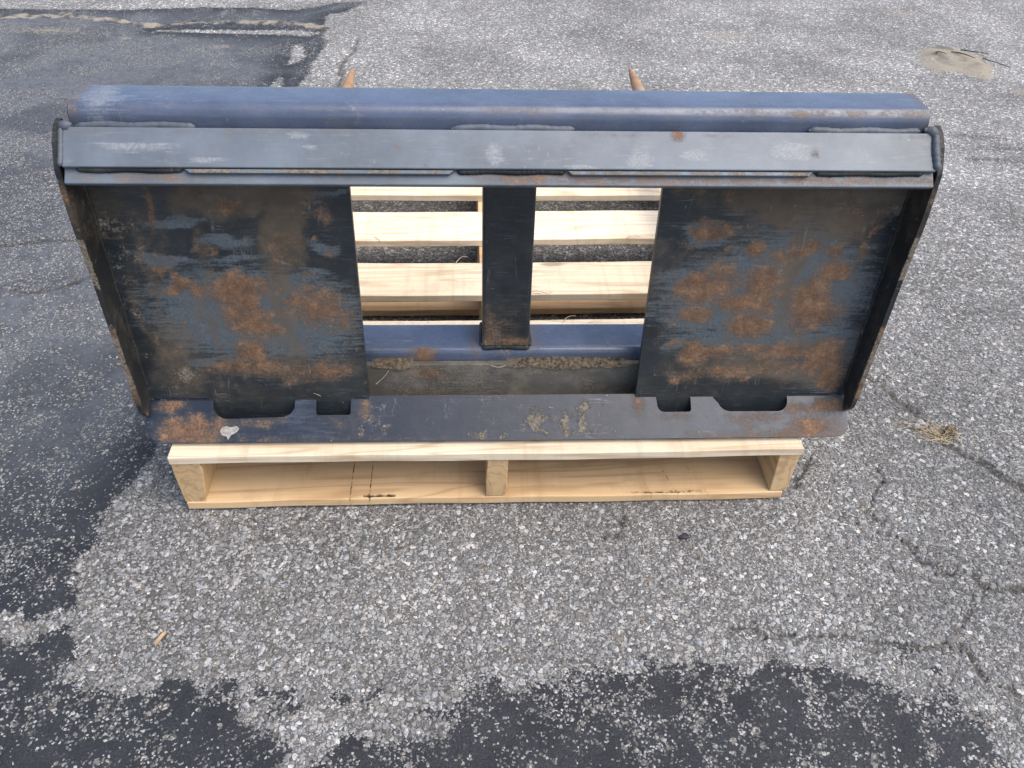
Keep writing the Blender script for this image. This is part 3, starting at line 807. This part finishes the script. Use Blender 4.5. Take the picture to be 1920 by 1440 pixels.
me = sheet('hook_plate', [(-.563, 0), (.563, 0), (.563, GL), (-.563, GL)], .008, gfn, (.007, .006))
fields(me, rust=g_rust, bare=g_bare)
bevel(link('hook_plate', me, M['grey'], fr), .0015, 3)
BL = GL + .019
def gfn2(u, v, w):
    p = GT + gd * v - gn * (w + .0086)
    return (u, p[0], p[1])
me = sheet('backing_plate', [(-.5635, .02), (.5635, .02), (.5635, BL), (-.5635, BL)], .009, gfn2, (.008, .006))
fields(me, rust=lambda x, y, z: .55 * np.exp(-((z - (GT + gd * BL)[1]) / .007) ** 2) * smooth(.4, .65, fbm(x, x * 0, 6, 12)),
       bare=lambda x, y, z: .3 + 0 * x, mud=lambda x, y, z: .35 * smooth(.5, .7, fbm(x, z, 20, 13)))
bevel(link('backing_plate', me, M['grey'], fr), .0018, 3)
# pale ledge strips between the lower welds
def gpt(v, w): 
    p = GT + gd * v - gn * w
    return p
for a, b in ((-.412, -.072), (.075, .398)):
    me = sheet('filler_strip', [(a, 0), (b, 0), (b - .006, .0052), (a + .006, .0052)], .0065, lambda u, v, w: (u, *(GT + gd * (GL + .0012 + v) - gn * (.0082 - w))), (.01, .003))
    fields(me, mud=lambda x, y, z: .42 + .3 * fbm(x, x * 0, 12, 8))
    bevel(link('filler_strip', me, M['grey'], fr), .001)
k = 0
for a, b in ((-.548, -.415), (-.068, .072), (.402, .548)):
    p = gpt(GL + .001, .0075)
    bead('weld_bead', [(a, *p), (b, *p)], .0042, .006, 'side', fr, seed=k); k += 1
for a, b in ((-.549, -.40), (-.075, .085), (.395, .546)):
    p = np.array([.0965, .6175])
    bead('weld_bead', [(a, *p), (b, *p)], .0052, .0110, 'weld', fr, seed=k); k += 1
bead('weld_bead', [(-.5645, *(GT + gn * -.001)), (-.5645, *(GB + gn * .001))], .0035, .006, 'weld', fr, seed=21)
bead('weld_bead', [(.5635, *(GT + gn * .000)), (.5635, *(GB + gn * .000))], .0055, .008, 'weld', fr, seed=22)
bead('weld_bead', [(.550, .096, .620), (.570, .093, .617)], .0085, .012, 'weld', fr, seed=23)
bead('weld_bead', [(-.552, .096, .620), (-.570, .093, .617)], .0080, .012, 'weld', fr, seed=24)

# mounting plates
def mk_plate(sgn, RU, BA, FI):
    rq = random.Random(31 + sgn)
    RU = RU + [(sgn * rq.uniform(.24, .55), rq.uniform(.20, .54), rq.uniform(.003, .012), rq.uniform(.002, .007), rq.uniform(.45, .8)) for _ in range(46)]
    FI = FI + [(sgn * rq.uniform(.25, .54), rq.uniform(.25, .5), rq.uniform(.004, .010), rq.uniform(.04, .12), rq.uniform(.35, .6)) for _ in range(9)]
    BA = BA + [(sgn * rq.uniform(.24, .55), rq.uniform(.22, .53), rq.uniform(.012, .045), rq.uniform(.003, .010), rq.uniform(.6, .95)) for _ in range(34)]
    def fn(u, v, w):
        bulge = -.002 * math.exp(-((abs(u) - .40) / .07) ** 2 - ((v - .205) / .02) ** 2)
        return (u, plate_y(v) + w + bulge, v)
    x0, x1 = (-.5655, -.2157) if sgn < 0 else (.2157, .5655)
    me = sheet('mounting_plate', [(x0, .128), (x1, .128), (x1 + (.010 if sgn > 0 else 0), .598), (x0 - (.010 if sgn < 0 else 0), .598)], .009, fn, (.0055, .0055))
    def outer(x): return np.abs(x)
    def dust_edge(x, y, z):
        f = .42 * smooth(.505, .555, np.abs(x)) * smooth(.45, .62, fbm(x, z, 35, 44)) * smooth(.60, .30, z) if False else .50 * smooth(.50, .56, np.abs(x)) * smooth(.42, .65, fbm(x, z, 30, 44)) * (1 - smooth(.30, .5, z))
        f = np.maximum(f, .45 * smooth(.46, .56, np.abs(x)) * smooth(.48, .66, fbm(x * .35, z * 3, 22, 46)) * (z > .36))
        if sgn < 0: f = np.maximum(f, .55 * np.clip(1 - ((x + .50) / .05) ** 2 - ((z - .24) / .07) ** 2, 0, 1) * smooth(.45, .6, fbm(x, z, 40, 47)))
        return f
    fields(me, rust=lambda x, y, z: blob_field(x, z, RU), bare=lambda x, y, z: np.maximum(.30 * smooth(.38, .62, fbm(x, z, 13, 221)), 1.1 * blob_field(x, z, BA)), film=lambda x, y, z: np.maximum(.38 * smooth(.40, .66, fbm(x, z, 8, 231)), 1.15 * blob_field(x, z, FI)), mud=dust_edge)
    o = link('mounting_plate', me, M['plate'], fr)
    return bevel(o, .001)
mk_plate(-1, RUST_L, BARE_L, FILM_L)
mk_plate(1, RUST_R, BARE_R, FILM_R)

# side plates
for s in (-1, 1):
    prof = [(.135, .59), (.108, .622), (.095, .6185), (.078, .604), (.0605, .574), (.053, .51), (.049, .40), (.043, .30), (.037, .20), (.039, .178), (.050, .161), (.060, .163), (.0745, .19), (.098, .40)]
    def fn(u, v, w):
        return (s * (.5600 + .0090 * max(0, min(1, (v - .2) / .35)) + w), u, v)
    me = sheet('side_plate', prof, .0075, fn, (.01, .01))
    def srust(x, y, z):
        front = np.interp(z, [.16, .2, .3, .4, .51, .574, .604, .622], [.05, .037, .043, .049, .053, .0605, .078, .10])
        e = np.clip(1 - np.abs(y - front) / .004, 0, 1)
        return .55 * e * smooth(.38, .55, fbm(z, x * 0, 14, 6)) * (1 - .6 * smooth(.54, .58, z)) + .25 * smooth(.45, .52, z) * (1 - smooth(.54, .57, z)) * (s < 0)
    def smud(x, y, z):
        front = np.interp(z, [.16, .2, .3, .4, .51, .574, .604, .622], [.05, .037, .043, .049, .053, .0605, .078, .10])
        e = np.clip(1 - np.abs(y - front) / .004, 0, 1)
        return .78 * e * smooth(.25, .55, fbm(z, x * 0, 30, 16)) * (1 - .7 * smooth(.53, .58, z))
    fields(me, rust=srust, mud=smud, film=lambda x, y, z: .45 * smooth(.40, .50, z) * (1 - smooth(.54, .57, z)))
    bevel(link('side_plate', me, M['side'], fr), .0016, 2)
    zz = list(lin(.20, .545, 8))
    bead('weld_bead', [(s * (.5595 + .009 * max(0, min(1, (z - .2) / .35))), plate_y(z) - .001, z) for z in zz], .0028, .007, 'side', fr, seed=40 + s)

# bottom lip with its latch notches
LT, LB = np.array([.0775, .1765]), np.array([.0222, .1288])
ld = (LB - LT) / np.linalg.norm(LB - LT); LL = float(np.linalg.norm(LB - LT)); ln = np.array([ld[1], -ld[0]])
if ln[1] < 0: ln = -ln
def lv(y): return (LT[0] - y) / (LT[0] - LB[0]) * LL
nd = .031
out = []
out += [(-.557, .0)]
out += [(-.463, 0)] + [(-.4625, nd - .018)] + arc(-.440, nd - .018, .0225, 180, 90, 5)[1:] + arc(-.355, nd - .020, .022, 90, 20, 5) + [(-.3335, .006), (-.326, 0)]
out += [(-.3005, 0), (-.3000, nd - .003), (-.2975, nd - .0005), (-.2475, nd - .0005), (-.2452, nd - .003), (-.2450, .002), (-.241, 0)]
out += [(.249, 0), (.2515, nd - .010)] + arc(.262, nd - .011, .010, 180, 90, 3)[1:] + [(.3045, nd - .001), (.3070, nd - .004), (.3065, .002), (.309, 0)]
out += [(.337, 0), (.341, .004)] + arc(.372, nd - .022, .021, 160, 90, 5) + arc(.450, nd - .018, .0175, 90, 0, 5) + [(.4675, 0)]
out += [(.562, 0)]
out += [(.5665, .012)] + arc(.5665 - .020, LL - .020, .020, 0, 90, 6) + arc(-.5665 + .030, LL - .030, .030, 90, 180, 8) + [(-.5665, .012)]
def lfn(u, v, w):
    p = LT + ld * v - ln * w
    return (u, p[0] - .0010 * math.exp(-(u / .3) ** 2) * (v / LL), p[1])
me = sheet('bottom_lip', out, .009, lfn, (.0075, .007))
LRUST = [(-.50, .140, .05, .016, 1), (-.455, .150, .03, .008, .8), (-.39, .150, .04, .006, .8), (-.53, .168, .025, .006, .9), (-.226, .163, .014, .014, .9), (-.26, .150, .03, .012, .55), (.223, .165, .014, .013, .9), (.41, .150, .05, .006, .9),
         (.40, .140, .012, .012, .7), (.535, .163, .03, .008, 1), (.49, .160, .03, .006, .75), (.51, .139, .04, .011, .95), (.42, .131, .14, .005, .85), (.28, .152, .03, .004, .8), (-.34, .133, .20, .004, .6), (.02, .130, .2, .0025, .5)]
def lip_rust(x, z):
    f = np.zeros_like(x)
    xx, zz_ = x + (fbm(x, z, 30, 211) - .5) * .03, z + (fbm(x, z, 60, 217) - .5) * .008
    for cx, cz, rx, rz, s_ in LRUST:
        f = np.maximum(f, s_ * np.clip(1 - .45 * (((xx - cx) / rx) ** 2 + ((zz_ - cz) / rz) ** 2), 0, 1))
    return f
def lmud(x, y, z):
    f = np.zeros_like(x)
    for cx, cz, rx, rz, s in ((.08, .148, .035, .014, .6), (.12, .140, .03, .012, .6), (.05, .155, .02, .01, .5), (.15, .160, .04, .010, .55), (-.02, .135, .04, .006, .5), (-.22, .145, .05, .012, .42), (-.555, .140, .012, .02, .4)):
        f = np.maximum(f, s * np.clip(1.1 - ((x - cx) / rx) ** 2 * .5 - ((z - cz) / rz) ** 2 * .5, 0, 1))
    f = f * (.45 + smooth(.4, .7, fbm(x * 1.0, z * 1.0, 70, 83)))
    f = np.maximum(f, .58 * np.clip(1 - (z - .1265) / .0035, 0, 1) * (z > .1255) * smooth(.35, .6, fbm(x, x * 0, 25, 85)))
    return f
fields(me, rust=lambda x, y, z: np.where(np.abs(x) > .44, .80, .60) * lip_rust(x, z), mud=lmud,
       bare=lambda x, y, z: .28 * smooth(.4, .65, fbm(x, z, 12, 87)) + .30 * np.exp(-((np.abs(x) - .35) / .13) ** 2))
bevel(link('bottom_lip', me, M['lip'], fr), .0014, 3)
k = 60
for a, b in ((-.556, -.466), (-.323, -.303), (-.240, -.218), (.218, .246), (.311, .335), (.470, .560)):
    bead('weld_bead', [(a, LT[0] - .001, LT[1] + .0012), (b, LT[0] - .001, LT[1] + .0012)], .0036, .006, 'lip', fr, seed=k); k += 1
# pale scab on the lip
bm = bmesh.new()
sc = [(-.448, .0505), (-.440, .047), (-.434, .049), (-.424, .047), (-.420, .051), (-.424, .057), (-.433, .062), (-.437, .069), (-.439, .064), (-.447, .061), (-.450, .056)]
bm.free()
me = sheet('paint_scab', sc, .0012, lambda u, v, w: lfn(u, v, w - .0013))
link('paint_scab', me, M['dropping'], fr)

# bottom tube, cross bar, post
me = extrude_profile('bottom_tube', rrect(.126, .202, .127, .2325, .012, 6), lin(-.545, .545, 120), lambda a, b, t: (t, a, b))
def bt_mud(x, y, z):
    f = .55 * np.clip(1 - (y - .120) / .022, 0, 1) * (z > .2) * smooth(.3, .6, fbm(x, y, 18, 23))
    return np.maximum(f, .42 * np.clip(1 - np.abs(x - .004) / .075, 0, 1))
fields(me, rust=lambda x, y, z: .9 * np.clip(1 - np.abs(x + .13) / .035, 0, 1) * (y < .14) * (z < .231) + .4 * np.clip(1 - np.abs(np.abs(x - .004) - .05) / .02, 0, 1), mud=bt_mud,
       bare=lambda x, y, z: .35 * smooth(.4, .7, fbm(x, y, 25, 27)))
link('bottom_tube', me, M['blue'], fr)
me = sheet('cross_bar', [(-.50, .132), (.50, .132), (.50, .2105), (-.50, .2105)], .0105, lambda u, v, w: (u, .1145 + w, v), (.008, .006))
def cb_mud(x, y, z):
    n1 = fbm(x, z, 16, 33)
    return .02 + .48 * smooth(.40, .68, n1) - .2 * ((x > .03) & (x < .13) & (z < .192))
fields(me, mud=cb_mud, film=lambda x, y, z: .1 + .3 * fbm(x, z, 14, 39), rust=lambda x, y, z: .75 * np.exp(-((x + .12) / .05) ** 2 - ((z - .19) / .02) ** 2), bare=lambda x, y, z: .6 * np.exp(-((x + .05) / .1) ** 2))
bevel(link('cross_bar', me, M['dust_and_sheen'], fr), .0015)
me = extrude_profile('center_post', rrect(-.0335, .0425, .130, .200, .007, 5), lin(.2330, .5635, 60), lambda a, b, t: (a, b, t))
def post_rust(x, y, z):
    return .75 * np.exp(-((x + .030) / .006) ** 2) * smooth(.45, .28, z) if False else .72 * np.exp(-((x + .029) / .007) ** 2) * (1 - smooth(.26, .36, z)) + .35 * np.exp(-((z - .246) / .006) ** 2) + .4 * np.exp(-((x - .038) / .006) ** 2) * (1 - smooth(.24, .27, z))
fields(me, rust=post_rust, mud=lambda x, y, z: .40 * smooth(.5, .68, fbm(x * 2.2, z, 38, 95)) * (1 - smooth(.25, .42, z)))
link('center_post', me, M['plate'], fr)
bead('weld_bead', [(-.0345, .130, .2335), (.0435, .130, .2335)], .0045, .007, 'side', fr, seed=80)
bead('weld_bead', [(-.0345, .132, .2345), (-.0345, .198, .2345)], .0035, .007, 'side', fr, seed=81)
bead('weld_bead', [(.0435, .132, .2345), (.0435, .198, .2345)], .0035, .007, 'side', fr, seed=82)
for s in (-1, 1):
    def bfn(u, v, w): return (s * u, plate_y(.17) + .0095 + w, v)
    me = sheet('mounting_block', [(.232, .135), (.54, .135), (.54, .205), (.232, .205)], .0295, bfn, .05)
    fields(me, mud=lambda x, y, z: .5 * smooth(.4, .6, fbm(x, z, 20, 99)))
    bevel(link('mounting_block', me, M['side'], fr), .002)

# spears pointing away from the camera
for sx, ytip, tint in ((-.384, 1.470, 0), (.416, 1.492, 1)):
    prof = [(.0022, .0), (.0050, .014), (.0090, .045), (.0130, .095), (.0155, .15), (.0175, .22), (.020, .5), (.0235, 1.0), (.0245, ytip - .199)]
    verts, faces = [], []; K = 16
    for r, d in prof:
        for j in range(K):
            an = 2 * math.pi * j / K
            verts.append((sx + r * math.cos(an), ytip - d, .196 + .006 * (1 - d) + r * math.sin(an)))
    for i in range(len(prof) - 1):
        for j in range(K): faces.append((i * K + j, i * K + (j + 1) % K, (i + 1) * K + (j + 1) % K, (i + 1) * K + j))
    faces.append(tuple(range(K))); faces.append(tuple((len(prof) - 1) * K + j for j in range(K)))
    me = bpy.data.meshes.new('spear'); me.from_pydata(verts, [], faces); me.shade_smooth(); me.set_sharp_from_angle(angle=math.radians(50))
    fields(me, rust=lambda x, y, z: (.30 if tint == 0 else .22) + 0 * x, bare=lambda x, y, z: .8 * (tint == 1) * np.clip(1 - (y - 1.28) / .12, 0, 1) + 0 * x)
    o = link('spear', me, M['spear'], fr)
    me = extrude_profile('spear_collar', arc(0, 0, .033, 0, 345, 23), [.2015, .23, .245], lambda a, b, t: (sx + a * (1 if t < .24 else .9), t, .197 + b * (1 if t < .24 else .9)))
    link('spear_collar', me, M['side'], fr)

# ------------------------------------------------------------------ small loose things
def to_world(p):
    return fr.matrix_basis @ Vector(p)
# dried mud heaped on the ledge of the cross bar
def heap(name, x0, x1, label, seed, hmax):
    rg = random.Random(seed); nx, ny = 70, 10
    verts, faces = [], []
    for i in range(nx + 1):
        for j in range(ny + 1):
            u = i / nx; v = j / ny
            x = x0 + (x1 - x0) * u; y = .1125 + .020 * v
            e = math.sin(math.pi * u) ** .5 * (1 - .25 * v)
            hh = hmax * e * (.35 + 1.1 * float(fbm(np.array(x), np.array(y), 45, seed))) * (.55 + .9 * math.sin(math.pi * min(1, v * .9 + .1)))
            zz = .2095 + (.014 * max(0, (v - .55) / .45)) + hh - .001
            if j == 0: zz = .2085 - .012 * e * float(fbm(np.array(x), np.array(.3), 60, seed + 3)); y = .1125
            p = to_world((x, y, zz)); verts.append(p)
    for i in range(nx):
        for j in range(ny):
            a = i * (ny + 1) + j; faces.append((a, a + ny + 1, a + ny + 2, a + 1))
    me = bpy.data.meshes.new(name); me.from_pydata(verts, [], faces); me.shade_smooth()
    o = link(name, me, M['heap'])
    tag(o, label, 'dirt', kind='stuff')
heap('dried_mud', .005, .213, 'dried mud and chaff caked along the cross bar right of the post', 3, .0035)
heap('dried_mud', -.213, -.145, 'dried mud caked in the corner beside the left mounting plate', 8, .004)

def straw(p0, p1, bend, label, r=.0007):
    a, b = Vector(p0), Vector(p1); n = 7
    path = [a.lerp(b, i / n) + Vector(bend) * math.sin(math.pi * i / n) for i in range(n + 1)]
    v, f = strand(path, r, r * .6)
    me = bpy.data.meshes.new('straw'); me.from_pydata(v, [], f); me.shade_smooth()
    return tag(link('straw', me, M['straw']), label, 'straw', 'loose straws')
straw((.158, .30, .1225), (.205, .352, .1225), (.002, .004, .004), 'pale straw lying on the pallet board behind the lower tube')
straw((.145, .35, .1225), (.172, .366, .1245), (0, .003, .004), 'short straw beside the longer straw behind the lower tube')
straw((.095, .442, .125), (.135, .452, .123), (.0, -.004, .003), 'thin straw at the front edge of a pallet board right of the post')
straw((.088, .452, .1225), (.128, .442, .122), (.0, .003, .004), 'thin straw crossing another on the pallet board edge')
straw((-.238, .672, .1225), (-.212, .640, .092), (.004, -.004, .01), 'bent straw hanging over the pallet board edge left of the post')
straw((-.06, .562, .1225), (-.035, .585, .123), (0, .003, .006), 'straw poking up at the back of the pallet board left of the post')
straw((.31, .655, .123), (.35, .668, .123), (0, .004, .004), 'straw on the pallet board near the right mounting plate')
straw(to_world((-.208, .108, .175)), to_world((-.186, .1135, .200)), (.004, 0, .002), 'straw stuck beside the left mounting plate above the lip')
straw(to_world((-.02, .110, .2125)), to_world((.005, .108, .2135)), (0, -.003, -.002), 'pale straw curled on the cross bar below the post')
straw(to_world((-.304, .076, .184)), to_world((-.290, .066, .186)), (0, -.003, .004), 'short straw at the small left notch of the lip', .0006)

def tuft():
    rg = random.Random(12); V, F = [], []
    for i in range(56):
        t0 = rg.gauss(0, 1)
        bx_, by_ = .838 + .012 * t0 + rg.gauss(0, .004), .145 - .010 * t0 + rg.gauss(0, .004)
        an = rg.choice((2.6, 3.3, 0.9, 1.7, 5.6)) + rg.gauss(0, .45); L = rg.uniform(.014, .050); up = rg.uniform(.08, .95) ** 1.4
        if i % 4 == 0: an = rg.uniform(2.5, 3.6); L *= 1.35; up *= .3
        w1, w2 = rg.gauss(0, .010), rg.gauss(0, .007)
        g0 = float(zfun(np.array(bx_), np.array(by_)))
        path = []
        for k in range(8):
            t = k / 7
            o1 = w1 * math.sin(t * 3.1) + w2 * math.sin(t * 6.0)
            path.append((bx_ + math.cos(an) * L * t * (1.15 - up * .7) - math.sin(an) * o1, by_ + math.sin(an) * L * .75 * t * (1.15 - up * .7) + math.cos(an) * o1, g0 + .001 + L * up * .8 * math.sin(t * 2.2) + .003 * t))
        v, f = strand(path, .0007, .00025, 4)
        b0 = len(V); V += v; F += [tuple(q + b0 for q in x) for x in f]
    me = bpy.data.meshes.new('dry_grass_tuft'); me.from_pydata(V, [], F); me.shade_smooth()
    tag(link('dry_grass_tuft', me, M['straw']), 'dead straw-coloured grass tuft growing in the crack at right', 'grass')
tuft()

def lump(name, loc, s, mat, label, cat, seed, group=None, rz=0):
    rg = random.Random(seed); bm = bmesh.new()
    bmesh.ops.create_icosphere(bm, subdivisions=2, radius=1)
    for v in bm.verts:
        k = 1 + .22 * math.sin(v.co.x * 3 + seed) * math.cos(v.co.y * 4 + seed * 2) + rg.uniform(-.09, .09)
        v.co = Vector((v.co.x * s[0] * k, v.co.y * s[1] * k, v.co.z * s[2] * k))
    me = mesh_from(bm, name); o = link(name, me, M[mat]); o.location = loc; o.rotation_euler = (0, 0, rz)
    return tag(o, label, cat, group)
def gz(x, y): return float(zfun(np.array(x), np.array(y)))
lump('pebble', (.312, -.078, gz(.312, -.078) + .003), (.009, .006, .004), 'pebble', 'small black tar lump on the asphalt in front of the pallet', 'pebble', 3, rz=.3)
lump('clod', (.862, .150, gz(.862, .15) + .007), (.017, .012, .012), 'heap', 'brown clod of earth beside the dead grass tuft', 'clod', 5)
lump('stone', (.806, .166, gz(.806, .166) + .005), (.008, .006, .006), 'dropping', 'whitish loose stone left of the dead grass tuft', 'stone', 7)
M['flint'] = simple('grey_stone', (0.20, 0.21, 0.22), (0.33, 0.33, 0.33), 120)
lump('stone', (.818, .176, gz(.818, .176) + .005), (.010, .008, .006), 'flint', 'grey loose stone behind the whitish one near the grass tuft', 'stone', 9)
me = sheet('wood_chip', [(0, 0), (.022, .001), (.026, .004), (.020, .006), (.004, .0055)], .0018, lambda u, v, w: (u, v, w + .0015 * math.sin(u * 120)), .004)
o = link('wood_chip', me, M['chip']); o.location = (-.488, -.253, gz(-.488, -.253) + .0035); o.rotation_euler = (.1, -.15, math.radians(58))
tag(o, 'brown sliver of wood lying on the aggregate at lower left', 'wood chip')

# twigs on the sandy patch far right
rg = random.Random(4)
for i, (ax, ay, bx_, by_, lab) in enumerate(((1.83, 2.22, 1.90, 2.15, 'dark curved twig on the left of the sand patch debris'), (1.87, 2.25, 1.97, 2.20, 'dark twig along the back of the far right sand patch'),
        (1.93, 2.19, 1.985, 2.09, 'dark twig at the right end of the sand patch'), (1.76, 2.21, 1.785, 2.20, 'short black twig on the left half of the sand patch'))):
    path = [(ax + (bx_ - ax) * t + .01 * math.sin(t * 5 + i), ay + (by_ - ay) * t + .008 * math.cos(t * 6 + i), gz(ax, ay) + .004 + .004 * math.sin(t * 3)) for t in [k / 6 for k in range(7)]]
    v, f = strand(path, .0025, .0012, 6)
    me = bpy.data.meshes.new('twig'); me.from_pydata(v, [], f); me.shade_smooth()
    tag(link('twig', me, M['stick']), lab, 'twig', 'twigs on the sand patch')
